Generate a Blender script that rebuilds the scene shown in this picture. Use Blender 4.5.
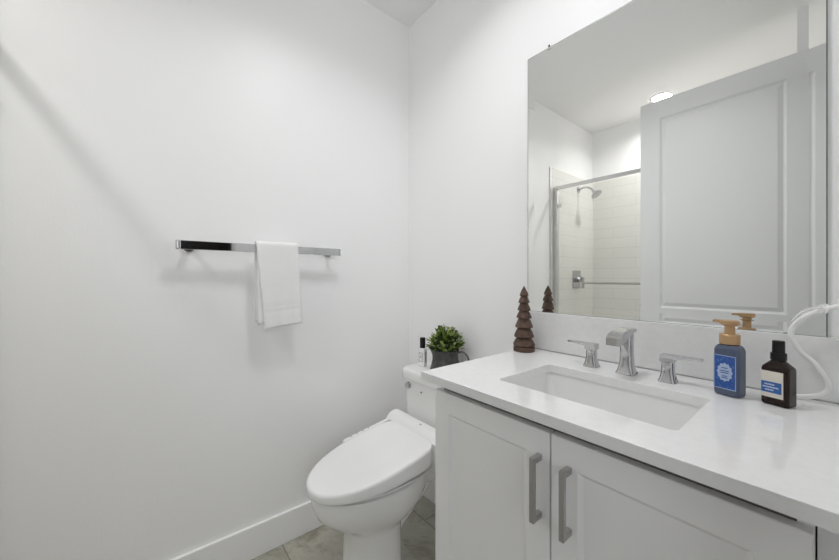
import bpy, bmesh, math, random
from mathutils import Vector, Matrix
random.seed(7)
for o in list(bpy.data.objects): bpy.data.objects.remove(o)
SC = bpy.context.scene
COL = SC.collection
R = math.radians
PI = math.pi

# ------------------------------------------------------------------ camera
cd = bpy.data.cameras.new('camera'); cam = bpy.data.objects.new('camera', cd); COL.objects.link(cam)
cd.sensor_fit = 'HORIZONTAL'; cd.sensor_width = 36.0; cd.lens = 36.0*338.0/839.0
cd.shift_y = -3.0/839.0; cd.clip_start = 0.02
cam.location = (1.5934, -1.2104, 1.2132)
cam.rotation_euler = (R(90), 0, R(141-90))
SC.camera = cam

# ------------------------------------------------------------------ world, exposure, lamp powers
w = bpy.data.worlds.new('world'); SC.world = w; w.use_nodes = True
w.node_tree.nodes['Background'].inputs[0].default_value = (1, 1, 1, 1)
w.node_tree.nodes['Background'].inputs[1].default_value = 0.02
SC.view_settings.view_transform = 'Standard'; SC.view_settings.look = 'None'
SC.view_settings.gamma = 1.0; SC.view_settings.exposure = 0.03
SC.view_settings.use_curve_mapping = False
SC.cycles.max_bounces = 24; SC.cycles.diffuse_bounces = 16; SC.cycles.glossy_bounces = 8; SC.cycles.transparent_max_bounces = 16
BATH_W, SHOWER_W, BATH_SPREAD, SHOWER_SPREAD = 5.1, 6.8, 138, 150
ADDED_DAY_W, ADDED_DAY_COL = 12.5, (0.95, 0.98, 1.0)
BATH_COL, SHOWER_COL = (0.985, 0.99, 1.0), (1.0, 0.985, 0.965)

# daylight through an unseen hall window, added to light the bathroom by its doorway
dl = bpy.data.lights.new('added_daylight', 'AREA'); dl.shape = 'RECTANGLE'; dl.size = 0.96; dl.size_y = 1.36; dl.energy = ADDED_DAY_W; dl.color = ADDED_DAY_COL
dlo = bpy.data.objects.new('added_daylight', dl); COL.objects.link(dlo); dlo.location = (3.215, -1.62, 1.60); dlo.rotation_euler = (R(90), 0, R(90))

# ------------------------------------------------------------------ materials
def mat(name, col=(.8, .8, .8), rough=.5, metal=0.0, **kw):
    m = bpy.data.materials.new(name); m.use_nodes = True
    b = m.node_tree.nodes['Principled BSDF']
    b.inputs['Base Color'].default_value = (*col, 1)
    b.inputs['Roughness'].default_value = rough
    b.inputs['Metallic'].default_value = metal
    for k, v in kw.items(): b.inputs[k.replace('_', ' ')].default_value = v
    return m
def nd(m, t, **kw):
    n = m.node_tree.nodes.new(t)
    for k, v in kw.items():
        if k in n.inputs: n.inputs[k].default_value = v
        else: setattr(n, k, v)
    return n
def lk(m, a, b): m.node_tree.links.new(a, b)
def bsdf(m): return m.node_tree.nodes['Principled BSDF']
def bump(m, height, strength, dist):
    b = nd(m, 'ShaderNodeBump'); b.inputs['Strength'].default_value = strength; b.inputs['Distance'].default_value = dist
    lk(m, height, b.inputs['Height']); lk(m, b.outputs[0], bsdf(m).inputs['Normal'])
def objco(m): return nd(m, 'ShaderNodeTexCoord').outputs['Object']
def noise(m, scale, detail=3, rough=.5, vec=None):
    n = nd(m, 'ShaderNodeTexNoise'); n.inputs['Scale'].default_value = scale; n.inputs['Detail'].default_value = detail
    n.inputs['Roughness'].default_value = rough
    lk(m, vec if vec else objco(m), n.inputs['Vector']); return n
def ramp(m, fac, stops):
    r = nd(m, 'ShaderNodeValToRGB'); e = r.color_ramp.elements
    while len(e) < len(stops): e.new(.5)
    for i, (p, c) in enumerate(stops): e[i].position = p; e[i].color = (*c, 1)
    lk(m, fac, r.inputs[0]); return r

M = {}
M['wall'] = mat('wall_paint', (.93, .93, .935), .42); bump(M['wall'], noise(M['wall'], 170, 2).outputs[0], .35, .0012)
M['ceil'] = mat('ceiling_paint', (.92, .92, .915), .75)
M['trim'] = mat('trim_paint', (.90, .90, .90), .32)
M['door'] = mat('door_paint', (.89, .895, .90), .38)
M['cab'] = mat('cabinet_paint', (.93, .93, .935), .38)
M['gap'] = mat('gap_shade_rail', (.16, .15, .14), .7)  # rail darkened to stand in for the shade under the countertop
M['porcelain'] = mat('porcelain', (.86, .86, .855), .09)
M['plastic'] = mat('white_plastic', (.87, .87, .87), .25)
M['plastic_grey'] = mat('grey_button', (.45, .45, .46), .4)
M['chrome'] = mat('chrome', (.58, .58, .59), .04, 1.0)
M['nickel'] = mat('brushed_nickel', (.50, .49, .48), .28, 1.0)
M['alu'] = mat('satin_aluminium', (.72, .72, .71), .22, 1.0)
M['mirror'] = mat('mirror_silver', (.95, .96, .95), .0, 1.0)
M['mirror_edge'] = mat('mirror_edge', (.16, .19, .18), .2)
M['black'] = mat('black_plastic', (.008, .008, .009), .4, 0.0, Specular_IOR_Level=.3)
M['dark'] = mat('dark_recess', (.03, .03, .03), .6)
M['shaded_caulk'] = mat('shaded_caulk', (.36, .36, .36), .6)  # bead greyed to paint in the shade line between backsplash and slab
# quartz: nearly white with very faint speckle
m = M['quartz'] = mat('white_quartz', (.86, .86, .86), .07)
n = noise(m, 60, 5, .7); lk(m, ramp(m, n.outputs[0], [(.3, (.83, .83, .83)), (.7, (.88, .88, .88))]).outputs[0], bsdf(m).inputs['Base Color'])
# floor: large marble look porcelain tiles
m = M['floor'] = mat('marble_floor_tile', (.6, .58, .54), .25)
co = objco(m)
wv = noise(m, 2.2, 7, .65, co); wv.inputs['Distortion'].default_value = 1.6
r1 = ramp(m, wv.outputs[0], [(.30, (.20, .185, .155)), (.42, (.36, .345, .29)), (.50, (.45, .435, .38)), (.56, (.42, .405, .35)), (.72, (.60, .585, .53))])
br = nd(m, 'ShaderNodeTexBrick'); mp = nd(m, 'ShaderNodeMapping'); mp.inputs['Location'].default_value = (.30, .13, 0); lk(m, co, mp.inputs['Vector']); lk(m, mp.outputs[0], br.inputs['Vector']); br.offset = .5
for k, v in (('Scale', 1.0), ('Mortar Size', .003), ('Brick Width', 1.2), ('Row Height', .6), ('Bias', 0.0)): br.inputs[k].default_value = v
br.inputs['Color1'].default_value = (1, 1, 1, 1); br.inputs['Color2'].default_value = (.93, .93, .92, 1); br.inputs['Mortar'].default_value = (.62, .60, .56, 1)
mx = nd(m, 'ShaderNodeMix', data_type='RGBA', blend_type='MULTIPLY'); mx.inputs['Factor'].default_value = 1
lk(m, r1.outputs[0], mx.inputs['A']); lk(m, br.outputs['Color'], mx.inputs['B']); lk(m, mx.outputs['Result'], bsdf(m).inputs['Base Color'])
# shower wall tile, stacked long white tiles; two versions for the wall direction
def tile_mat(name, axis):
    m = mat(name, (.82, .81, .78), .16)
    sx = nd(m, 'ShaderNodeSeparateXYZ'); lk(m, objco(m), sx.inputs[0])
    cx = nd(m, 'ShaderNodeCombineXYZ'); lk(m, sx.outputs[axis], cx.inputs[0]); lk(m, sx.outputs[2], cx.inputs[1])
    b = nd(m, 'ShaderNodeTexBrick'); lk(m, cx.outputs[0], b.inputs['Vector']); b.offset = .5
    for k, v in (('Scale', 1.0), ('Mortar Size', .0022), ('Brick Width', .40), ('Row Height', .10), ('Bias', 0.0)): b.inputs[k].default_value = v
    b.inputs['Color1'].default_value = (.83, .82, .79, 1); b.inputs['Color2'].default_value = (.815, .805, .775, 1); b.inputs['Mortar'].default_value = (.70, .69, .66, 1)
    lk(m, b.outputs['Color'], bsdf(m).inputs['Base Color']); return m
M['tile_x'] = tile_mat('shower_tile_back', 0); M['tile_y'] = tile_mat('shower_tile_side', 1)
# thin clear glass
m = M['glass'] = bpy.data.materials.new('shower_glass'); m.use_nodes = True; nt = m.node_tree; nt.nodes.clear()
out = nd(m, 'ShaderNodeOutputMaterial'); mixs = nd(m, 'ShaderNodeMixShader'); tr = nd(m, 'ShaderNodeBsdfTransparent'); gl = nd(m, 'ShaderNodeBsdfGlossy')
tr.inputs[0].default_value = (.992, .995, .993, 1); gl.inputs['Roughness'].default_value = .02
fr = nd(m, 'ShaderNodeFresnel'); fr.inputs[0].default_value = 1.45
geo = nd(m, 'ShaderNodeNewGeometry'); inv = nd(m, 'ShaderNodeMath', operation='SUBTRACT'); inv.inputs[0].default_value = 1.0; lk(m, geo.outputs['Backfacing'], inv.inputs[1])
mul = nd(m, 'ShaderNodeMath', operation='MULTIPLY'); lk(m, fr.outputs[0], mul.inputs[0]); lk(m, inv.outputs[0], mul.inputs[1])
lk(m, mul.outputs[0], mixs.inputs[0]); lk(m, tr.outputs[0], mixs.inputs[1]); lk(m, gl.outputs[0], mixs.inputs[2]); lk(m, mixs.outputs[0], out.inputs[0])
# towel
m = M['towel'] = mat('white_terry', (.88, .88, .88), .95); bump(m, noise(m, 420, 2).outputs[0], .6, .002)
# dark wood
m = M['wood'] = mat('dark_carved_wood', (.09, .05, .03), .5)
n = noise(m, 55, 4, .6); lk(m, ramp(m, n.outputs[0], [(.3, (.042, .023, .014)), (.7, (.135, .078, .050))]).outputs[0], bsdf(m).inputs['Base Color'])
bump(m, n.outputs[0], .4, .002)
# pot
m = M['pot'] = mat('dark_grey_metal', (.085, .085, .082), .5, .35)
n = noise(m, 30, 5, .6); lk(m, ramp(m, n.outputs[0], [(.3, (.055, .055, .054)), (.75, (.13, .13, .125))]).outputs[0], bsdf(m).inputs['Base Color'])
M['leaf'] = mat('green_leaf', (.15, .23, .035), .45); M['leaf_light'] = mat('light_green_leaf', (.42, .50, .17), .45); M['leaf_dark'] = mat('dark_green_leaf', (.04, .075, .015), .5)
M['soil'] = mat('soil', (.03, .025, .018), .9)
# bottles
M['blue_soap'] = mat('blue_soap', (.085, .108, .170), .14)
M['label_blue'] = mat('blue_label', (.020, .085, .34), .4); M['label_pale'] = mat('pale_label', (.42, .52, .70), .5); M['label_pattern'] = mat('light_blue_print', (.07, .17, .47), .5)
M['copper'] = mat('copper_pump', (.52, .33, .17), .35, .35)
M['brown_glass'] = mat('brown_bottle', (.016, .007, .005), .25, 0.0, Specular_IOR_Level=.3)
M['cream'] = mat('cream_label', (.74, .70, .62), .6); M['band'] = mat('blue_band', (.03, .13, .40), .5); M['print'] = mat('grey_print', (.16, .16, .17), .6)
M['white_print'] = mat('white_print', (.72, .76, .84), .6)
M['cord'] = mat('white_cord', (.90, .90, .89), .35)
M['reflected_dark'] = mat('dark_reflection', (.02, .016, .013), .4); M['hall_paint'] = mat('hall_paint', (.70, .70, .69), .7); M['hall_floor'] = mat('hall_floor', (.16, .11, .075), .4)  # near-black tone for the added hall door mirrored in the towel bar

# ------------------------------------------------------------------ helpers
def NB(): return bmesh.new()
def bevel(bm, geom_edges, off, seg=2):
    bmesh.ops.bevel(bm, geom=geom_edges, offset=off, offset_type='OFFSET', segments=seg, profile=.5, affect='EDGES', clamp_overlap=True)
def box(bm, x0, x1, y0, y1, z0, z1, bev=0.0, seg=2, rot=None):
    r = bmesh.ops.create_cube(bm, size=1.0); vs = r['verts']
    for v in vs:
        v.co = Vector(((x0+x1)/2+v.co.x*(x1-x0), (y0+y1)/2+v.co.y*(y1-y0), (z0+z1)/2+v.co.z*(z1-z0)))
        if rot: v.co = rot @ v.co
    if bev > 0:
        es = list({e for v in vs for e in v.link_edges}); bevel(bm, es, bev, seg)
    return bm
def loft(bm, rings, cap0=True, cap1=True, closed=True):
    vr = [[bm.verts.new(p) for p in r] for r in rings]
    n = len(rings[0])
    for a, b in zip(vr, vr[1:]):
        for i in range(n if closed else n-1):
            j = (i+1) % n
            try: bm.faces.new((a[i], a[j], b[j], b[i]))
            except ValueError: pass
    if cap0: bm.faces.new(list(reversed(vr[0])))
    if cap1: bm.faces.new(vr[-1])
    return vr
def lathe(bm, prof, n=32, c=(0, 0), cap0=True, cap1=True):
    return loft(bm, [[(c[0]+r*math.cos(2*PI*i/n), c[1]+r*math.sin(2*PI*i/n), z) for i in range(n)] for r, z in prof], cap0, cap1)
def cyl(bm, a, b, r, n=20, r2=None):
    a = Vector(a); b = Vector(b); d = (b-a).normalized(); q = d.to_track_quat('Z', 'Y'); r2 = r if r2 is None else r2
    loft(bm, [[p+q @ Vector((rr*math.cos(2*PI*i/n), rr*math.sin(2*PI*i/n), 0)) for i in range(n)] for p, rr in ((a, r), (b, r2))])
    return bm
def tube(bm, pts, r, n=10, sub=6):
    P = [Vector(p) for p in pts]; path = []
    for i in range(len(P)-1):
        p0 = P[max(i-1, 0)]; p1 = P[i]; p2 = P[i+1]; p3 = P[min(i+2, len(P)-1)]
        for k in range(sub):
            t = k/sub
            path.append(.5*((2*p1)+(-p0+p2)*t+(2*p0-5*p1+4*p2-p3)*t*t+(-p0+3*p1-3*p2+p3)*t**3))
    path.append(P[-1]); rings = []; up = None
    for i, p in enumerate(path):
        d = (path[min(i+1, len(path)-1)]-path[max(i-1, 0)]).normalized()
        if up is None: up = d.orthogonal().normalized()
        up = (up-d*up.dot(d)).normalized(); s = d.cross(up)
        rings.append([p+up*r*math.cos(2*PI*k/n)+s*r*math.sin(2*PI*k/n) for k in range(n)])
    loft(bm, rings); return bm
def rrect(cx, cy, hx, hy, r, z, n=6):
    pts = []
    for (sx, sy, a0) in ((1, 1, 0), (-1, 1, 90), (-1, -1, 180), (1, -1, 270)):
        for k in range(n+1):
            a = R(a0+90*k/n); pts.append((cx+sx*(hx-r)+r*math.cos(a), cy+sy*(hy-r)+r*math.sin(a), z))
    return pts
def egg(cx, yc, hw, yf, yb, nf=2.0, nb=2.0, N=56, z=0.0, zs=0.0, back_k=0.0):
    pts = []
    for i in range(N):
        t = 2*PI*i/N; c = math.cos(t); s = math.sin(t)
        n = nb if c >= 0 else nf; ry = (yb-yc) if c >= 0 else (yc-yf)
        y = yc+ry*math.copysign(abs(c)**(2/n), c); x = hw*math.copysign(abs(s)**(2/n), s)
        if c > 0: x *= 1-back_k*c
        pts.append((cx+x, y, z+zs*(y-yf)))
    return list(reversed(pts))
def obj(name, bm, m, parent=None, smooth=True, angle=35, label=None):
    bmesh.ops.recalc_face_normals(bm, faces=bm.faces)
    me = bpy.data.meshes.new(name)
    if smooth:
        for f in bm.faces: f.smooth = True
        for e in bm.edges:
            if len(e.link_faces) == 2 and e.calc_face_angle(0) > R(angle): e.smooth = False
    bm.to_mesh(me); bm.free()
    ms = m if isinstance(m, (list, tuple)) else [m]
    for k in ms: me.materials.append(M[k] if isinstance(k, str) else k)
    o = bpy.data.objects.new(name, me); COL.objects.link(o)
    if smooth:
        wn = o.modifiers.new('shading', 'WEIGHTED_NORMAL'); wn.keep_sharp = True; wn.weight = 80
    if parent: o.parent = parent
    if label: o['label'] = label
    return o
def thing(name, label, cat, loc=(0, 0, 0), rz=0.0, group=None):
    o = bpy.data.objects.new(name, None); COL.objects.link(o); o.empty_display_size = .05
    o.location = loc; o.rotation_euler = (0, 0, rz); o['label'] = label; o['category'] = cat
    if group: o['group'] = group
    return o
def tag(o, label, cat):
    o['label'] = label; o['category'] = cat; return o
def struct(name, bm, m, smooth=False):
    o = obj(name, bm, m, None, smooth); o['kind'] = 'structure'; return o
def B(*a, **k): return box(NB(), *a, **k)

# ------------------------------------------------------------------ the room
CZ = 2.692; XR = 1.63; YB = -2.40; T = .12
struct('floor', B(-T, XR+T, YB-T, T, -.06, 0), 'floor')
struct('ceiling', B(-T, XR+T, YB-T, T, CZ, CZ+.06), 'ceil')
struct('wall_left', B(-T, 0, YB-T, T, 0, CZ), 'wall')
struct('wall_mirror_side', B(0, XR+T, 0, T, 0, CZ), 'wall')
struct('wall_back', B(0, XR+T, YB-T, YB, 0, CZ), 'wall')
DY0, DY1, DZ = -1.545, -.645, 2.440
bm = NB(); box(bm, XR, XR+T, DY1, 0, 0, CZ); box(bm, XR, XR+T, DY0, DY1, DZ, CZ); box(bm, XR, XR+T, YB, DY0, 0, CZ)
struct('wall_right', bm, 'wall')
struct('wall_shower_return', B(1.455, XR, YB, -1.60, 0, CZ), 'wall')
# shower tiles, metal edge strip, curb
struct('wall_shower_tile_left', B(0, .009, YB, -1.571, 0, 2.18), 'tile_y')
struct('wall_shower_tile_back', B(.009, 1.446, YB, YB+.009, 0, 2.18), 'tile_x')
struct('wall_shower_tile_right', B(1.446, 1.455, YB+.009, -1.61, 0, 2.18), 'tile_y')
struct('trim_1', B(0, .011, -1.571, -1.562, .0, 2.18), 'alu')
struct('trim_2', B(.009, 1.455, -1.69, -1.59, 0, .10, bev=.004), 'tile_x')
# baseboards
def bb(x0, x1, y0, y1): return B(x0, x1, y0, y1, 0, .14, bev=.003)
struct('baseboard_left', bb(0, .014, -1.561, 0), 'trim')
struct('baseboard_mirror_side', bb(.014, .835, -.014, 0), 'trim')
# doorway lining and casing
bm = NB()
for x0, x1 in ((XR-.016, XR-.0002), (XR+T+.0002, XR+T+.016)):
    box(bm, x0, x1, DY1-.004, DY1+.072, 0, DZ+.07, bev=.003)
    box(bm, x0, x1, DY0-.05, DY0+.004, 0, DZ+.07, bev=.003)
    box(bm, x0, x1, DY0+.004, DY1-.004, DZ-.004, DZ+.07, bev=.003)
struct('trim_3', bm, 'trim')
# hall beyond the doorway (unseen, no lamps)
struct('floor_hall', B(XR+T, 3.1, -3.2, 1.2, -.06, 0), 'hall_floor')
struct('ceiling_hall', B(XR+T, 3.1, -3.2, 1.2, CZ, CZ+.06), 'hall_paint')
bm = NB()
WY0, WY1, WZ0, WZ1 = -2.12, -1.12, .90, 2.30
box(bm, 3.1, 3.2, -3.2, WY0, 0, CZ); box(bm, 3.1, 3.2, WY1, 1.2, 0, CZ); box(bm, 3.1, 3.2, WY0, WY1, 0, WZ0); box(bm, 3.1, 3.2, WY0, WY1, WZ1, CZ)
struct('wall_hall_far', bm, 'hall_paint')
bm = NB()
box(bm, 3.13, 3.17, WY0, WY0+.04, WZ0, WZ1); box(bm, 3.13, 3.17, WY1-.04, WY1, WZ0, WZ1); box(bm, 3.13, 3.17, WY0+.04, WY1-.04, WZ0, WZ0+.04); box(bm, 3.13, 3.17, WY0+.04, WY1-.04, WZ1-.04, WZ1); box(bm, 3.135, 3.165, -1.635, -1.605, WZ0+.04, WZ1-.04)
struct('added_hall_window', bm, 'trim')  # unseen frame, added along with the hall light
bm = NB(); box(bm, 3.06, 3.0995, -.93, -.15, 0, 2.05, bev=.003)
for z0, z1 in ((.2, .85), (1.05, 1.9)): box(bm, 3.052, 3.0605, -.82, -.26, z0, z1, bev=.003)
struct('added_dark_door', bm, 'reflected_dark')  # unseen dark door, added for the chrome towel bar to reflect
struct('wall_hall_front', B(XR+T, 3.1, 1.2, 1.3, 0, CZ), 'hall_paint')
struct('wall_hall_back', B(XR+T, 3.1, -3.3, -3.2, 0, CZ), 'hall_paint')

# ------------------------------------------------------------------ recessed ceiling lights
def downlight(name, x, y, rad, power, colr, label, spread):
    t = thing(name, label, 'ceiling light', (x, y, CZ), 0)
    bm = NB(); lathe(bm, [(rad, -.001), (rad, -.008), (rad+.020, -.006), (rad+.026, -.001)], 48, cap0=False, cap1=False); obj('trim_ring', bm, 'trim', t)
    e = bpy.data.materials.new('lens_glow'); e.use_nodes = True
    b = e.node_tree.nodes['Principled BSDF']; b.inputs['Emission Color'].default_value = (*colr, 1); b.inputs['Emission Strength'].default_value = 4.0
    bm = NB(); lathe(bm, [(rad, -.0015), (rad, -.0075)], 48); obj('lens', bm, e, t)
    ld = bpy.data.lights.new('lamp', 'AREA'); ld.shape = 'DISK'; ld.size = rad*2-.004; ld.energy = power; ld.color = colr; ld.spread = R(spread)
    l = bpy.data.objects.new('lamp', ld); COL.objects.link(l); l.parent = t; l.location = (0, 0, -.010)
    return t
downlight('recessed_ceiling_light', .85, -.62, .15, BATH_W, BATH_COL, 'wide round ceiling light over the middle of the bathroom', BATH_SPREAD)
downlight('recessed_ceiling_light', .690, -2.085, .066, SHOWER_W, SHOWER_COL, 'round recessed ceiling light glowing over the shower, seen in the mirror', SHOWER_SPREAD)

# ------------------------------------------------------------------ mirror
MX0, MX1, MZ0, MZ1 = .806, 1.578, 1.0775, 2.093
mr = thing('wall_mirror', 'large unframed rectangular wall mirror resting on the vanity backsplash', 'mirror', ((MX0+MX1)/2, 0, MZ0))
hw = (MX1-MX0)/2; hh = MZ1-MZ0; bw = .026; tilt = bw*math.tan(R(1.9))
bm = NB()
ya, yb_, yc_ = -.0005, -.0052-tilt, -.0052
def rect(i, y): return [(-hw+i, y, i), (hw-i, y, i), (hw-i, y, hh-i), (-hw+i, y, hh-i)]
vr = loft(bm, [rect(0, yb_), rect(bw, yc_)], cap0=False)
obj('mirror_glass', bm, 'mirror', mr, smooth=False)
bm = NB(); loft(bm, [rect(-.0022, ya), rect(-.0022, yb_+.0002), rect(0, yb_+.0001)], cap1=False); obj('mirror_edge', bm, 'mirror_edge', mr, smooth=False)
for px in (.900, 1.484):
    cx = px-(MX0+MX1)/2
    bm = NB(); box(bm, cx-.007, cx+.007, -.009, -.0004, hh-.008, hh+.012, bev=.0015); obj('mirror_clip', bm, 'alu', mr)
    bm = NB(); cyl(bm, (cx, -.0088, hh+.006), (cx, -.0115, hh+.006), .0028, 12); 
    obj('clip_screw', bm, 'dark', mr)

# ------------------------------------------------------------------ bathroom door (open, standing along the shower front)
DX0, DX1, DYF, DYB = .715, 1.600, -1.532, -1.568
dr = thing('bathroom_door', 'tall white two-panel interior door standing open in front of the shower', 'door', (DX0, DYF, 0))
dw = DX1-DX0; dt = DYF-DYB
bm = NB()
px0, px1 = .114, .706
pan = [(.16, .72), (1.004, 2.303)]
zz = [.012, pan[0][0], pan[0][1], pan[1][0], pan[1][1], 2.425]
box(bm, 0, px0, -dt, 0, zz[0], zz[5]); box(bm, px1, dw, -dt, 0, zz[0], zz[5])
box(bm, px0, px1, -dt, 0, zz[0], zz[1]); box(bm, px0, px1, -dt, 0, zz[2], zz[3]); box(bm, px0, px1, -dt, 0, zz[4], zz[5])
obj('door_slab', bm, 'door', dr, smooth=False)
for z0, z1 in pan:
    bm = NB()
    for sgn, y0 in ((-1, 0), (1, -dt)):
        def fr(i, d): 
            y = y0+sgn*d
            return [(px0+i, y, z0+i), (px1-i, y, z0+i), (px1-i, y, z1-i), (px0+i, y, z1-i)]
        loft(bm, [fr(0, 0), fr(.011, .011), fr(.015, .0115), fr(.034, .004), fr(.036, .003)], cap0=False)
    obj('door_panel', bm, 'door', dr, smooth=False)
lv = NB(); cyl(lv, (.066, .0005, .885), (.066, .010, .885), .027, 28); cyl(lv, (.066, .010, .885), (.066, .046, .885), .009, 16)
box(lv, .056, .175, .040, .052, .878, .893, bev=.004); obj('door_lever', lv, 'nickel', dr)
bm = NB(); box(bm, -.0075, -.0002, -dt/2-.006, -dt/2+.006, 1.005, 1.025, bev=.001); obj('latch_bolt', bm, 'nickel', dr)
for z in (.25, 1.25, 2.2):
    bm = NB(); cyl(bm, (dw+.006, .006, z-.045), (dw+.006, .006, z+.045), .006, 12); obj('hinge', bm, 'nickel', dr)

# ------------------------------------------------------------------ shower enclosure and fittings
sh = thing('shower_enclosure', 'framed clear glass shower front behind the open door, seen in the mirror', 'shower screen', (.73, -1.63, .10))
SX0, SX1 = .011, 1.444
bm = NB(); box(bm, SX0-.73, SX1-.73, -.015, .015, 1.884, 1.912, bev=.004); obj('header_rail', bm, 'alu', sh)
bm = NB(); box(bm, SX0-.73, SX1-.73, -.022, .022, .0005, .03, bev=.004); obj('bottom_track', bm, 'alu', sh)
for a, b in ((SX0, SX0+.034), (SX1-.034, SX1)):
    bm = NB(); box(bm, a-.73, b-.73, -.018, .018, 0.03, 1.8835, bev=.003); obj('wall_jamb', bm, 'alu', sh)
bm = NB(); box(bm, -.685, .06, .004, .010, .032, 1.873); g1 = obj('glass_panel', bm, 'glass', sh, smooth=False)
bm = NB(); box(bm, .0, .678, -.012, -.006, .032, 1.873); obj('glass_panel', bm, 'glass', sh, smooth=False)
bm = NB(); tube(bm, [(-.44, .045, 1.065), (.02, .045, 1.065)], .0085, 14, 1)
for x in (-.43, .01): cyl(bm, (x, .0102, 1.065), (x, .045, 1.065), .008, 14)
obj('towel_bar', bm, 'nickel', g1)
bm = NB(); box(bm, -.682, -.645, -.0005, .016, 1.725, 1.755, bev=.003); obj('glass_clamp', bm, 'alu', g1)
hd = thing('shower_sprayer', 'chrome shower sprayer on a bent arm high on the left shower wall', 'shower head', (.009, -2.07, 2.06))
bm = NB(); cyl(bm, (.0003, 0, 0), (.008, 0, 0), .028, 24); obj('flange', bm, 'chrome', hd)
bm = NB(); tube(bm, [(.006, 0, 0), (.06, 0, .012), (.11, 0, -.005), (.145, 0, -.04)], .0095, 12, 6); obj('arm', bm, 'chrome', hd)
bm = NB()
q = Vector((.62, 0, -.78)).to_track_quat('Z', 'Y')
pr = [(.014, -.012), (.016, 0), (.022, .012), (.046, .030), (.050, .036), (.050, .044), (.046, .046)]
loft(bm, [[Vector((.148, 0, -.044))+q @ Vector((r*math.cos(2*PI*i/28), r*math.sin(2*PI*i/28), z)) for i in range(28)] for r, z in pr])
obj('spray_head', bm, 'chrome', hd)
vv = thing('shower_valve', 'square chrome shower valve with lever on the left shower wall', 'shower valve', (.009, -2.03, 1.19))
bm = NB(); box(bm, .0003, .009, -.075, .075, -.085, .085, bev=.003); 
obj('valve_plate', bm, 'chrome', vv)
bm = NB(); cyl(bm, (.0095, 0, 0), (.055, 0, 0), .028, 24); obj('valve_body', bm, 'chrome', vv)
bm = NB(); box(bm, .056, .072, -.018, .018, -.085, .02, bev=.004); obj('lever', bm, 'chrome', vv)

# ------------------------------------------------------------------ vanity
VX0, VX1, VYF = .834, 1.575, -.535
CT0, CT1 = .908, .932
va = thing('vanity_cabinet', 'white shaker vanity cabinet with two doors under the quartz top', 'cabinet', (VX0, 0, 0))
VW = VX1-VX0
bm = NB(); t_ = .016; yb0 = -.002; yf0 = VYF+.021
box(bm, 0, t_, yf0, yb0, .0, CT0-.0005, bev=.001); box(bm, VW-t_, VW, yf0, yb0, .0, CT0-.0005)
box(bm, t_, VW-t_, yb0-.01, yb0, .09, CT0-.06); box(bm, t_, VW-t_, yf0, yb0-.01, .09, .106)
obj('carcass', bm, 'cab', va, smooth=False)
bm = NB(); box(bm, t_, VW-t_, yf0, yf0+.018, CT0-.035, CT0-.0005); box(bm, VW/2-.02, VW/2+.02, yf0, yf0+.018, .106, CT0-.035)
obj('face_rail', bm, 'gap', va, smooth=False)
bm = NB(); box(bm, t_, VW-t_, yf0+.05, yf0+.065, .0, .09); obj('toe_kick', bm, 'cab', va, smooth=False)
bm = NB(); box(bm, VW+.002, XR-VX0-.0015, yf0+.006, yf0+.022, .0, CT0-.0005); obj('filler_strip', bm, 'cab', va, smooth=False)
xs = 1.2055-VX0
for x0, x1, hx, lab in ((0.0, xs-.002, 1.181-VX0, 'left'), (xs+.002, VW, 1.248-VX0, 'right')):
    z0, z1 = .095, .877; st = .057; yb1 = yf0-.001; yf = VYF
    bm = NB()
    def rr(i, y): return [(x0+i, y, z0+i), (x1-i, y, z0+i), (x1-i, y, z1-i), (x0+i, y, z1-i)]
    loft(bm, [rr(0, yb1), rr(0, yf+.0015), rr(.0015, yf), rr(st, yf), rr(st+.009, yf+.008)], cap1=True)
    d = obj('door', bm, 'cab', va, smooth=False)
    bm = NB(); hz0, hz1 = .685, .825; hx_ = hx; s = .0055
    box(bm, hx_-s, hx_+s, yf-.034, yf-.023, hz0, hz1, bev=.0015)
    box(bm, hx_-s, hx_+s, yf-.024, yf-.0004, hz1-.014, hz1-.0005, bev=.0012); box(bm, hx_-s, hx_+s, yf-.024, yf-.0004, hz0+.0005, hz0+.014, bev=.0012)
    obj('handle', bm, 'nickel', d)

# countertop with sink cut-out
KX0, KX1, KYF = .813, XR-.0015, -.572
ct = thing('countertop', 'white quartz vanity countertop with a rectangular sink opening', 'countertop', (KX0, 0, CT0))
SKX, SKY, SHX, SHY = 1.2085, -.327, .201, .130
bm = NB(); th = CT1-CT0
outer = [bm.verts.new((x-KX0, y, th)) for x, y in ((KX0, KYF), (KX1, KYF), (KX1, -.0012), (KX0, -.0012))]
inner = [bm.verts.new((p[0]-KX0, p[1], th)) for p in rrect(SKX, SKY, SHX, SHY, .013, 0)]
es = [bm.edges.new((outer[i], outer[(i+1) % 4])) for i in range(4)]+[bm.edges.new((inner[i], inner[(i+1) % len(inner)])) for i in range(len(inner))]
bmesh.ops.triangle_fill(bm, use_beauty=True, use_dissolve=False, edges=es)
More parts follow.
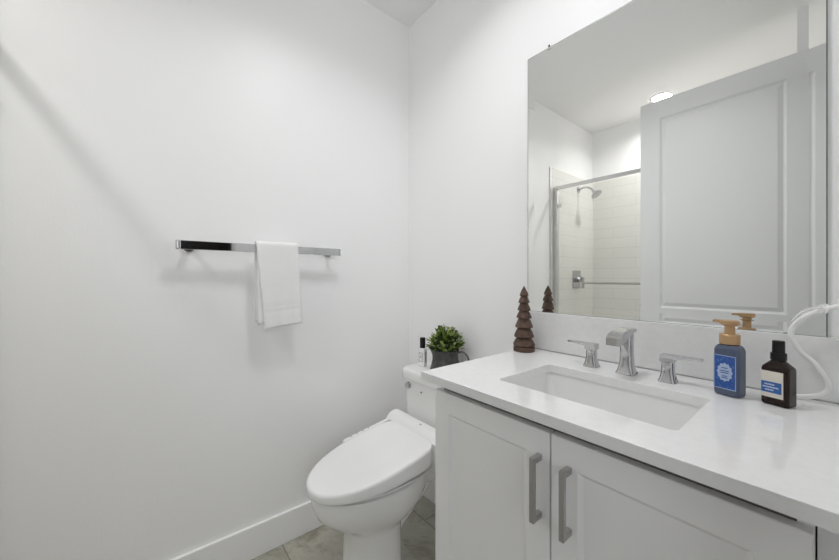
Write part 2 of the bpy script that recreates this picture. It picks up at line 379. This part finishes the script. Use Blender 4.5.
# drop any face filled inside the opening
for f in list(bm.faces):
    c = f.calc_center_median()
    if all(v in inner for v in f.verts) and abs(c.x+KX0-SKX) < SHX-.002 and abs(c.y-SKY) < SHY-.002: bm.faces.remove(f)
ex = bmesh.ops.extrude_face_region(bm, geom=list(bm.faces))
for v in [g for g in ex['geom'] if isinstance(g, bmesh.types.BMVert)]: v.co.z = 0
bmesh.ops.recalc_face_normals(bm, faces=bm.faces)
be = [e for e in bm.edges if len(e.link_faces) == 2 and e.calc_face_angle(0) > R(60) and max(v.co.z for v in e.verts) > th-.001 and min(v.co.z for v in e.verts) > th-.001]
bevel(bm, be, .002, 2)
obj('slab', bm, 'quartz', ct, angle=25)
bm = NB(); box(bm, 0, KX1-KX0, -.0205, -.0012, th+.0004, th+.1445, bev=.0015); obj('backsplash', bm, 'quartz', ct)
bm = NB(); tube(bm, [(0.002, -.0215, th+.0012), (KX1-KX0-.002, -.0215, th+.0012)], .0022, 8, 1); obj('caulk_bead', bm, 'shaded_caulk', ct)
# sink
sk = thing('sink_basin', 'white rectangular undermount sink set in the countertop', 'sink', (SKX, SKY, CT0-.16))
bm = NB(); D = .16
rings = [rrect(0, 0, SHX+.018, SHY+.018, .03, D-.0006), rrect(0, 0, SHX+.004, SHY+.004, .016, D-.0006), rrect(0, 0, SHX+.001, SHY+.001, .016, D-.012),
         rrect(0, 0, SHX-.010, SHY-.010, .026, D-.09), rrect(0, 0, SHX-.022, SHY-.022, .04, D-.122), rrect(0, 0, SHX-.05, SHY-.05, .05, D-.136),
         rrect(0, 0, .06, .05, .04, D-.142), rrect(0, 0, .022, .022, .0215, D-.145)]
loft(bm, rings, cap0=False)
so = obj('bowl', bm, 'porcelain', sk, angle=60)
md = so.modifiers.new('thickness', 'SOLIDIFY'); md.thickness = .009; md.offset = -1
bm = NB(); lathe(bm, [(.021, D-.1445), (.022, D-.1425), (.016, D-.1405), (.004, D-.139)], 28); obj('drain', bm, 'chrome', sk)

# ------------------------------------------------------------------ faucet
FY = -.118
fa = thing('widespread_faucet', 'chrome three-piece faucet behind the sink on the countertop', 'faucet', (1.207, FY, CT1))
def sq(hx, hy, z, r=.004, cx=0, cy=0): return rrect(cx, cy, hx, hy, r, z, 4)
bm = NB()
loft(bm, [sq(.0245, .0245, .0004, .010), sq(.0245, .0245, .003, .010), sq(.0215, .0215, .010, .011), sq(.018, .018, .028, .0125), sq(.0165, .0165, .055, .0125), sq(.0163, .0163, .094, .0125), sq(.0170, .0170, .118, .0125)])
obj('spout_column', bm, 'chrome', fa)
bm = NB()   # broad spout sweeping forward and slightly down
prof = [(.019, .1235, .131), (-.02, .117, .132), (-.05, .109, .1305), (-.076, .099, .126), (-.091, .093, .1185), (-.095, .092, .112)]
rings = []
for y, z0, z1 in prof:
    rings.append([(-.0195, y, z0), (.0195, y, z0), (.0195, y, z1-.002), (.0175, y, z1), (-.0175, y, z1), (-.0195, y, z1-.002)])
loft(bm, rings); obj('spout', bm, 'chrome', fa, angle=30)
for sx in (-1, 1):
    cx = sx*.1005
    bm = NB(); loft(bm, [sq(.0205, .0205, .0004, .010, cx), sq(.0205, .0205, .0025, .010, cx), sq(.018, .018, .009, .0105, cx), sq(.0152, .0152, .026, .0115, cx), sq(.0146, .0146, .050, .0115, cx), sq(.0148, .0148, .0538, .0115, cx)])
    h = obj('handle_base', bm, 'chrome', fa)
    bm = NB()
    loft(bm, [[(cx+sx*x, -hy, z0), (cx+sx*x, hy, z0), (cx+sx*x, hy, z1), (cx+sx*x, -hy, z1)] for x, hy, z0, z1 in ((-.0155, .0155, .0545, .072), (.015, .0155, .0545, .072), (.016, .0145, .064, .072), (.045, .011, .0665, .0725), (.073, .009, .068, .0735))])
    bevel(bm, [e for e in bm.edges if e.calc_face_angle(0) > R(50)], .0012, 1)
    obj('lever', bm, 'chrome', h)

# ------------------------------------------------------------------ toilet
TX = .40
to = thing('toilet', 'white toilet with a bidet seat between the vanity and the left wall', 'toilet', (TX, 0, 0))
bm = NB()
S = [(0, -.49, .124, -.620, -.37, 0), (.015, -.49, .123, -.619, -.371, 0), (.05, -.49, .117, -.611, -.375, 0), (.16, -.49, .114, -.605, -.378, 0), (.23, -.49, .114, -.606, -.375, 0), (.252, -.485, .120, -.620, -.36, 0),
     (.272, -.46, .134, -.652, -.30, .10), (.295, -.45, .150, -.690, -.26, .16), (.325, -.45, .163, -.720, -.24, .18), (.355, -.46, .170, -.735, -.235, .18), (.385, -.46, .173, -.740, -.235, .18), (.408, -.46, .173, -.741, -.235, .18), (.418, -.46, .169, -.737, -.238, .18)]
loft(bm, [egg(0, yc, hw_, yf, yb, 2.1, 2.1, 64, z, 0, k) for z, yc, hw_, yf, yb, k in S])
obj('bowl', bm, 'porcelain', to, angle=70)
bm = NB(); box(bm, -.105, .105, -.30, -.03, .33, .4155, bev=.03, seg=4); obj('tank_deck', bm, 'porcelain', to, angle=60)
bm = NB(); tube(bm, [(-.03, -.40, .12), (-.03, -.30, .20), (-.03, -.22, .26), (-.03, -.17, .345)], .045, 18, 6); obj('trapway', bm, 'porcelain', to, angle=60)
def tankring(hx, yf, r, z, bow=.010):
    pts = rrect(0, (yf-.022)/2, hx, (-.022-yf)/2, r, z, 8); o = []
    for x, y, zz_ in pts:
        f = max(0, (-.06-y)/(-.06-yf)); o.append((x, y-bow*f*(1-(x/hx)**2), zz_))
    return o
bm = NB(); loft(bm, [tankring(.155, -.190, .03, .4165), tankring(.162, -.196, .034, .44), tankring(.172, -.200, .036, .55), tankring(.180, -.204, .036, .715)]); obj('tank', bm, 'porcelain', to, angle=60)
bm = NB(); loft(bm, [tankring(.186, -.211, .038, .7155), tankring(.192, -.217, .042, .719), tankring(.194, -.219, .044, .735), tankring(.194, -.219, .044, .752), tankring(.190, -.215, .042, .760), tankring(.182, -.207, .038, .7635), tankring(.10, -.15, .03, .765)]); obj('tank_lid', bm, 'porcelain', to, angle=50)
bm = NB(); cyl(bm, (-.128, -.205, .684), (-.128, -.2135, .684), .0165, 28); cyl(bm, (-.128, -.2135, .684), (-.128, -.222, .684), .0135, 24)
obj('flush_button', bm, 'chrome', to)
bm = NB(); cyl(bm, (-.024, -.2135, .676), (-.024, -.2165, .676), .0034, 12); obj('tank_mark', bm, 'print', to)
# bidet seat
bm = NB(); loft(bm, [egg(0, -.47, .160, -.726, -.27, 2.1, 4, 56, .4185), egg(0, -.47, .160, -.726, -.27, 2.1, 4, 56, .4245)]); obj('seat_ring', bm, 'plastic', to, angle=50)
bm = NB(); sl = .165
def lid(sc, z, slope=sl): return egg(0.009, -.47, .174*sc, -.53-(.229)*sc, -.36+.075*sc, 2.15, 5, 64, z, slope)
loft(bm, [lid(.975, .4255, .07), lid(.993, .428, .07), lid(1.0, .433, .085), lid(1.0, .446), lid(.992, .4535), lid(.97, .458), lid(.93, .4605), lid(.6, .4705), lid(.25, .474)]); obj('seat_lid', bm, 'plastic', to, angle=50)
bm = NB()
loft(bm, [[(x, y, z) for y, z in ((-.300, .4185), (-.2265, .4185), (-.2265, .548), (-.236, .557), (-.262, .558), (-.285, .548), (-.300, .530))] for x in (-.186, -.182, .182, .186)])
obj('seat_housing', bm, 'plastic', to, angle=30)
bm = NB(); cyl(bm, (.03, -.262, .5578), (.03, -.262, .5592), .006, 16); obj('sensor_dot', bm, 'plastic_grey', to)
bm = NB()
loft(bm, [[(-.160, y, z0), (-.184, y, z0+.006), (-.190, y, z0+.02), (-.1885, y, z1-.006), (-.183, y, z1), (-.160, y, z1+.002)] for y, z0, z1 in ((-.535, .450, .482), (-.530, .448, .490), (-.520, .447, .494), (-.30, .447, .527), (-.29, .449, .524))])
cp = obj('control_panel', bm, 'plastic', to, angle=35)
for k in range(4):
    y = -.495+.030*k; z = .490+(y+.535)*.153
    bm = NB(); cyl(bm, (-.1775, y, z+.0016), (-.1775, y, z+.0034), .0050, 14); obj('button', bm, 'plastic_grey', cp)
bm = NB(); cyl(bm, (.1865, -.275, .494), (.197, -.275, .494), .022, 24); cyl(bm, (.197, -.275, .494), (.207, -.275, .494), .017, 24); kn = obj('water_inlet', bm, 'plastic', to)
bm = NB(); cyl(bm, (.2073, -.275, .494), (.2085, -.275, .494), .006, 14); obj('inlet_mark', bm, 'print', kn)
bm = NB(); tube(bm, [(.196, -.270, .472), (.20, -.25, .42), (.205, -.19, .30), (.20, -.10, .22), (.19, -.03, .20)], .006, 10, 6); obj('supply_hose', bm, 'alu', to)

# ------------------------------------------------------------------ towel bar and towel
BX = .062
bar = thing('towel_bar', 'flat chrome towel bar mounted on the left wall', 'towel bar', (0, -.795, 1.333))
bm = NB(); box(bm, BX, BX+.012, -.318, .317, -.0165, .0165, bev=.002); obj('rail', bm, 'chrome', bar)
for y0_, y1_ in ((-.331, -.3185), (.3175, .324)):
    bm = NB(); box(bm, BX-.001, BX+.013, y0_, y1_, -.0175, .0175, bev=.005, seg=3); obj('end_cap', bm, 'chrome', bar)
for y in (-.285, .285):
    bm = NB(); cyl(bm, (.0003, y, 0), (.007, y, 0), .022, 24); cyl(bm, (.007, y, 0), (BX-.0003, y, 0), .0115, 20); obj('post', bm, 'chrome', bar)
tw = thing('hand_towel', 'folded white hand towel hanging over the chrome bar on the left wall', 'towel', (0, -.77, 1.352))
def cloth(name, bm, thick, off):
    o = obj(name, bm, 'towel', tw, angle=80); md = o.modifiers.new('thickness', 'SOLIDIFY'); md.thickness = thick; md.offset = off; return o
# one continuous folded towel: front flap, fold over the bar, back flap
bm = NB(); NU = 26; path = []
L1, L2 = 46, 40
def towel_pt(u, s):
    # s from 0 (front bottom) to 1 (over bar) to 2 (back bottom)
    if s <= 1:
        v = 1-s; yl = -.085*(1-v)-.053*v; yr = .085*(1-v)+.105*v
        zb = -.358*(1-u)+-.343*u; z = -.004*(1-v)+zb*v
        x = BX+.0215+(.0022*math.sin(u*7+v*2)+.0014*math.sin(u*15+1))*v+.004*v*(1-v)
        if .72 < v < .74 or .80 < v < .82: x -= .0016
        return Vector((x, yl*(1-u)+yr*u, z))
    v = s-1; yl = -.085*(1-v)-.082*v; yr = .082*(1-v)+.070*v
    zb = -.326; x = BX-.0095-(.0018*math.sin(u*6))*v
    return Vector((x, yl*(1-u)+yr*u, -.004*(1-v)+zb*v))
rows = [[towel_pt(i/NU, s/L1) for i in range(NU+1)] for s in range(L1+1)]
for k in range(1, 10):
    a = PI*k/10; row = []
    for i in range(NU+1):
        p = towel_pt(i/NU, 1); row.append(Vector((BX+.006+.0155*math.cos(a), p.y, -.004+.0125*math.sin(a))))
    rows.append(row)
rows += [[towel_pt(i/NU, 1+s/L2) for i in range(NU+1)] for s in range(0, L2+1)]
V = [[bm.verts.new(p) for p in r] for r in rows]
for a, b in zip(V, V[1:]):
    for i in range(NU): bm.faces.new((a[i], a[i+1], b[i+1], b[i]))
cloth('terry_cloth', bm, .007, 0)
# inner folded layers seen at the lower corner
bm = NB(); NV = 30; rows = []
for j in range(NV+1):
    v = j/NV; rows.append([Vector((BX+.0165-.001*math.sin(5*i/NU), -.083*(1-i/NU)*(1-.06*v)+.080*(i/NU), -.012*(1-v)+(-.336-.004*i/NU)*v)) for i in range(NU+1)])
V = [[bm.verts.new(p) for p in r] for r in rows]
for a, b in zip(V, V[1:]):
    for i in range(NU): bm.faces.new((a[i], a[i+1], b[i+1], b[i]))
cloth('inner_fold', bm, .003, 0)

# ------------------------------------------------------------------ wooden tree
tr_ = thing('wooden_tree', 'small carved dark wooden fir tree on the left end of the countertop', 'tree ornament', (.843, -.090, CT1+.0003))
K = 5.75e-4
tiers = [(430, 143), (375, 129), (312, 115), (250, 98), (200, 84), (150, 72), (105, 57)]
bm = NB(); lathe(bm, [(.0385, 0), (.040, .003), (.040, .015), (.037, .019)], 14); obj('base', bm, 'wood', tr_, angle=25)
bm = NB(); prof = [(.030, .0193)]
for i, (yb1, wd) in enumerate(tiers):
    z = (480-yb1)*K-.004; r = wd/2*K
    zn = (480-tiers[i+1][0])*K-.004 if i < 6 else (480-48)*K
    rn = tiers[i+1][1]/2*K*.66 if i < 6 else .0012
    prof += [(r*.97, z-.003), (r, z+.001), ((r*.55+rn*.45), z+(zn-z)*.5), (rn, zn-.002)]
lathe(bm, prof, 14); obj('carved_tiers', bm, 'wood', tr_, angle=22)

# ------------------------------------------------------------------ soap bottle (blue)
def label_plate(bm, x0, x1, z0, z1, y, t=.0006): return box(bm, x0, x1, y-t, y, z0, z1)
b1 = thing('soap_bottle', 'blue foaming soap bottle with a copper pump beside the faucet', 'soap bottle', (1.4325, -.128, CT1+.0003), R(-16))
W, Dp = .0243, .0195
bm = NB(); loft(bm, [rrect(0, 0, W-.004, Dp-.004, .006, 0), rrect(0, 0, W-.001, Dp-.001, .007, .002), rrect(0, 0, W, Dp, .007, .007), rrect(0, 0, W, Dp, .007, .107), rrect(0, 0, W-.0015, Dp-.0015, .008, .114), rrect(0, 0, W-.005, Dp-.004, .009, .119), rrect(0, 0, .0150, .0140, .0135, .1212)])
obj('bottle_body', bm, 'blue_soap', b1, angle=40)
lb = obj('front_label', label_plate(NB(), -W+.002, W-.003, .016, .096, -Dp-.0002), 'label_blue', b1, smooth=False)
bm = NB(); y = -Dp-.0009; t = .0003; x0, x1, z0, z1 = -W+.0025, W-.0035, .0165, .0955
for a in ((x0, x1, z0, z0+.0014), (x0, x1, z1-.0014, z1), (x0, x0+.0012, z0+.0014, z1-.0014), (x1-.0012, x1, z0+.0014, z1-.0014)): box(bm, a[0], a[1], y-t, y, a[2], a[3])
obj('label_border', bm, 'label_pale', lb, smooth=False)
bm = NB(); cx_, cz_ = -.0005, .056
pts = []
for i in range(60):
    a = 2*PI*i/60; s = 1+.07*math.cos(12*a); pts.append((cx_+.0145*s*math.cos(a), cz_+.021*s*math.sin(a)))
loft(bm, [[(x, -Dp-.0009, z) for x, z in pts], [(x, -Dp-.0012, z) for x, z in pts]])
obj('label_medallion', bm, 'label_pale', lb, smooth=False)
bm = NB()
for k, (hw_, z) in enumerate(((.006, .066), (.0085, .059), (.0075, .0545), (.005, .047), (.006, .043))): box(bm, cx_-hw_, cx_+hw_, -Dp-.0016, -Dp-.0013, z-.001, z+.001)
obj('label_print', bm, 'label_blue', lb, smooth=False)
bm = NB(); rnd = random.Random(3)
for k in range(70):
    x = rnd.uniform(-W+.003, W-.004); z = rnd.uniform(.018, .094)
    if ((x-cx_)/.017)**2+((z-cz_)/.0245)**2 < 1: continue
    s = rnd.uniform(.0008, .002); cyl(bm, (x, -Dp-.0009, z), (x, -Dp-.0011, z), s, 8)
obj('label_pattern', bm, 'label_pattern', lb, smooth=False)
bm = NB(); lathe(bm, [(.0185, .1216), (.0192, .1226), (.0192, .1435), (.0175, .1455)], 28); obj('pump_collar', bm, 'copper', b1)
bm = NB(); lathe(bm, [(.0100, .1457), (.0095, .164)], 24); obj('pump_stem', bm, 'copper', b1)
bm = NB(); lathe(bm, [(.0105, .1642), (.0170, .168), (.0180, .174), (.0170, .1775)], 28)
loft(bm, [[(x, -h, z0), (x, h, z0), (x, h, z1), (x, -h, z1)] for x, h, z0, z1 in ((-.008, .008, .169, .177), (-.026, .0055, .1715, .177), (-.031, .005, .1715, .176), (-.032, .0045, .171, .1755))])
obj('pump_head', bm, 'copper', b1, angle=40)

# ------------------------------------------------------------------ brown bottle
b2 = thing('lotion_bottle', 'dark brown bottle with a black cap and cream label beside the white cord', 'bottle', (1.5125, -.127, CT1+.0003), R(-17))
W, Dp = .0232, .0185
bm = NB(); loft(bm, [rrect(0, 0, W-.003, Dp-.003, .006, 0), rrect(0, 0, W-.0006, Dp-.0006, .006, .0015), rrect(0, 0, W, Dp, .006, .004), rrect(0, 0, W, Dp, .006, .078), rrect(0, 0, W-.0008, Dp-.0008, .007, .083), rrect(0, 0, .0125, .0112, .009, .0955), rrect(0, 0, .0105, .0105, .0102, .098)])
obj('bottle_body', bm, 'brown_glass', b2, angle=40)
lb = obj('front_label', label_plate(NB(), -W+.0015, W-.0085, .017, .074, -Dp-.0002), 'cream', b2, smooth=False)
bm = NB(); box(bm, -W+.0022, W-.011, -Dp-.0012, -Dp-.0009, .027, .051); bd = obj('label_band', bm, 'band', lb, smooth=False)
bm = NB()
for z, a, b in ((.0450, .005, .021), (.0390, .002, .026), (.033, .006, .020)):
    x = -W+.003+a
    while x < -W+.003+b:
        box(bm, x, x+.0016, -Dp-.0016, -Dp-.0013, z-.0014, z+.0014); x += .0024
obj('band_print', bm, 'white_print', lb, smooth=False)
bm = NB(); lathe(bm, [(.0125, .0982), (.0132, .099), (.0132, .112), (.0122, .114)], 28); lathe(bm, [(.0102, .1141), (.0102, .139), (.0092, .1405)], 28); obj('cap', bm, 'black', b2)

# ------------------------------------------------------------------ small white bottle on the tank
b3 = thing('spray_bottle', 'small white bottle with a black cap on the toilet tank lid', 'bottle', (.282, -.128, .7655), R(8))
W, Dp = .0205, .0115
bm = NB(); loft(bm, [rrect(0, 0, W-.002, Dp-.002, .004, 0), rrect(0, 0, W, Dp, .004, .002), rrect(0, 0, W, Dp, .004, .086), rrect(0, 0, W-.004, Dp-.002, .004, .091), rrect(0, 0, .011, .009, .006, .092)]); obj('bottle_body', bm, 'plastic', b3, angle=40)
bm = NB(); loft(bm, [rrect(0, 0, .0125, .0105, .006, .0923, 5), rrect(0, 0, .0125, .0105, .006, .142, 5), rrect(0, 0, .0115, .0095, .006, .1435, 5)]); obj('cap', bm, 'black', b3, angle=40)
bm = NB(); y = -Dp-.0002; t = .0004
for a in ((-.014, .010, .066, .068), (-.014, .010, .024, .026), (-.014, -.0122, .026, .066), (.0082, .010, .026, .066), (-.005, .002, .042, .0435), (-.005, -.0035, .0435, .056), (.0005, .002, .0435, .056), (-.005, .002, .049, .0505)):
    box(bm, a[0], a[1], y-t, y, a[2], a[3])
obj('front_print', bm, 'print', b3, smooth=False)
bm = NB(); x = W+.0002
for k in range(9): box(bm, x, x+.0004, -.004, .0045, .022+.006*k, .0255+.006*k)
obj('side_print', bm, 'print', b3, smooth=False)

# ------------------------------------------------------------------ potted plant
pp = thing('potted_plant', 'bushy green plant in a dark grey metal jug on the toilet tank', 'plant', (.424, -.105, .7655), R(25))
bm = NB()
prf = [(.074, 0), (.075, .003), (.068, .03), (.0615, .06), (.0605, .08), (.064, .098), (.066, .106), (.064, .106), (.059, .085), (.058, .07)]
n = 40; rings = []
for r, z in prf:
    ring = []
    for i in range(n):
        a = 2*PI*i/n; k = max(0, math.cos(a-PI))**6*max(0, (z-.07)/.036)*.016
        ring.append(((r+k)*math.cos(a), (r+k)*math.sin(a), z+k*.35))
    rings.append(ring)
loft(bm, rings, cap1=False); pot = obj('jug', bm, 'pot', pp, angle=50)
bm = NB(); lathe(bm, [(.0592, .083), (.0592, .086), (.03, .090)], 28); obj('soil', bm, 'soil', pp)
bm = NB(); tube(bm, [(.0625, 0, .094), (.085, 0, .100), (.108, 0, .082), (.117, 0, .05), (.108, 0, .024), (.0735, 0, .016)], .0042, 10, 6); obj('jug_handle', bm, 'pot', pp)
bms = {'leaf': NB(), 'leaf_light': NB(), 'leaf_dark': NB()}
rnd = random.Random(11)
def leaf(bm, p, d, up, L, Wd):
    d = d.normalized(); s = d.cross(up).normalized(); nrm = s.cross(d)
    rows = []
    for t, wv_, b in ((0, .15, 0), (.3, .85, .06), (.6, 1.0, .07), (.85, .6, .02), (1, .06, -.05)):
        c = p+d*L*t+nrm*L*b
        rows.append((c-s*Wd*wv_+nrm*Wd*.25, c, c+s*Wd*wv_+nrm*Wd*.25))
    V = [[bm.verts.new(q) for q in r] for r in rows]
    for a, b in zip(V, V[1:]):
        bm.faces.new((a[0], a[1], b[1], b[0])); bm.faces.new((a[1], a[2], b[2], b[1]))
C0 = Vector((0, 0, .112))
for k in range(560):
    u1 = rnd.uniform(-.25, 1); th_ = rnd.uniform(0, 2*PI); q = math.sqrt(max(0, 1-u1*u1))
    d = Vector((q*math.cos(th_), q*math.sin(th_), u1)); rad = rnd.uniform(.45, 1.0)
    p = C0+Vector((d.x*.082*rad, d.y*.082*rad, d.z*.096*rad))
    if k > 470:
        a_ = rnd.uniform(0, 2*PI); r_ = rnd.uniform(.045, .072); p = Vector((r_*math.cos(a_), r_*math.sin(a_), rnd.uniform(.106, .125))); d = Vector((math.cos(a_), math.sin(a_), .2)); rad = .8
    elif p.z < .112: continue
    dd = (d+Vector((rnd.uniform(-.7, .7), rnd.uniform(-.7, .7), rnd.uniform(-.3, .9)))).normalized()
    up = Vector((rnd.uniform(-.3, .3), rnd.uniform(-.3, .3), 1))
    key = 'leaf_dark' if rad < .66 else rnd.choice(['leaf', 'leaf', 'leaf', 'leaf_light', 'leaf_light', 'leaf_dark'])
    leaf(bms[key], p, dd, up, rnd.uniform(.018, .028), rnd.uniform(.0065, .0100))
fol = NB()
mats = ['leaf', 'leaf_light', 'leaf_dark']
for idx, key in enumerate(mats):
    me = bpy.data.meshes.new('tmp'); bms[key].to_mesh(me); bms[key].free()
    n0 = len(fol.faces); fol.from_mesh(me); fol.faces.ensure_lookup_table()
    for f in fol.faces[n0:]: f.material_index = idx
    bpy.data.meshes.remove(me)
obj('foliage', fol, mats, pp)
bm = NB()
for k in range(26):
    a = rnd.uniform(0, 2*PI); r0 = rnd.uniform(0, .04); r1 = rnd.uniform(.01, .07)
    tube(bm, [(r0*math.cos(a), r0*math.sin(a), .086), (r0*math.cos(a)*1.2, r0*math.sin(a)*1.2, .12), (r1*math.cos(a), r1*math.sin(a), rnd.uniform(.15, .185))], .0012, 5, 3)
obj('stems', bm, 'leaf_dark', pp)

# ------------------------------------------------------------------ white cord at the right of the mirror
co_ = thing('power_cord', 'white power cord looping over the backsplash beside the mirror', 'cord', (1.6, -.045, CT1))
def W2(p): return (p[0]-1.6, p[1]+.045, p[2]-CT1)
bm = NB(); tube(bm, [W2(p) for p in ((1.618, -.045, 1.158), (1.596, -.046, 1.150), (1.570, -.047, 1.138), (1.541, -.048, 1.115), (1.526, -.048, 1.084), (1.540, -.048, 1.046), (1.563, -.047, 1.018), (1.581, -.045, .982), (1.580, -.044, .962), (1.563, -.045, .947), (1.536, -.046, .9385), (1.515, -.046, .9378))], .0053, 12, 8)
obj('cable', bm, 'cord', co_)
bm = NB(); tube(bm, [W2(p) for p in ((1.575, -.054, 1.146), (1.558, -.056, 1.142), (1.540, -.057, 1.130), (1.528, -.057, 1.112))], .0016, 8, 6)
for q in range(3):
    pts = []
    for i in range(15):
        a = 2*PI*i/14; pts.append(W2((1.567+.006*q+.002*math.sin(a), -.047+.0082*math.cos(a), 1.139+.0022*q+.0095*math.sin(a+q*.5))))
    tube(bm, pts, .0013, 6, 2)
obj('twist_tie', bm, 'cord', co_)
bm = NB(); box(bm, .0175, .0285, -.012, 0.012, .210, .242, bev=.003); obj('plug', bm, 'cord', co_)
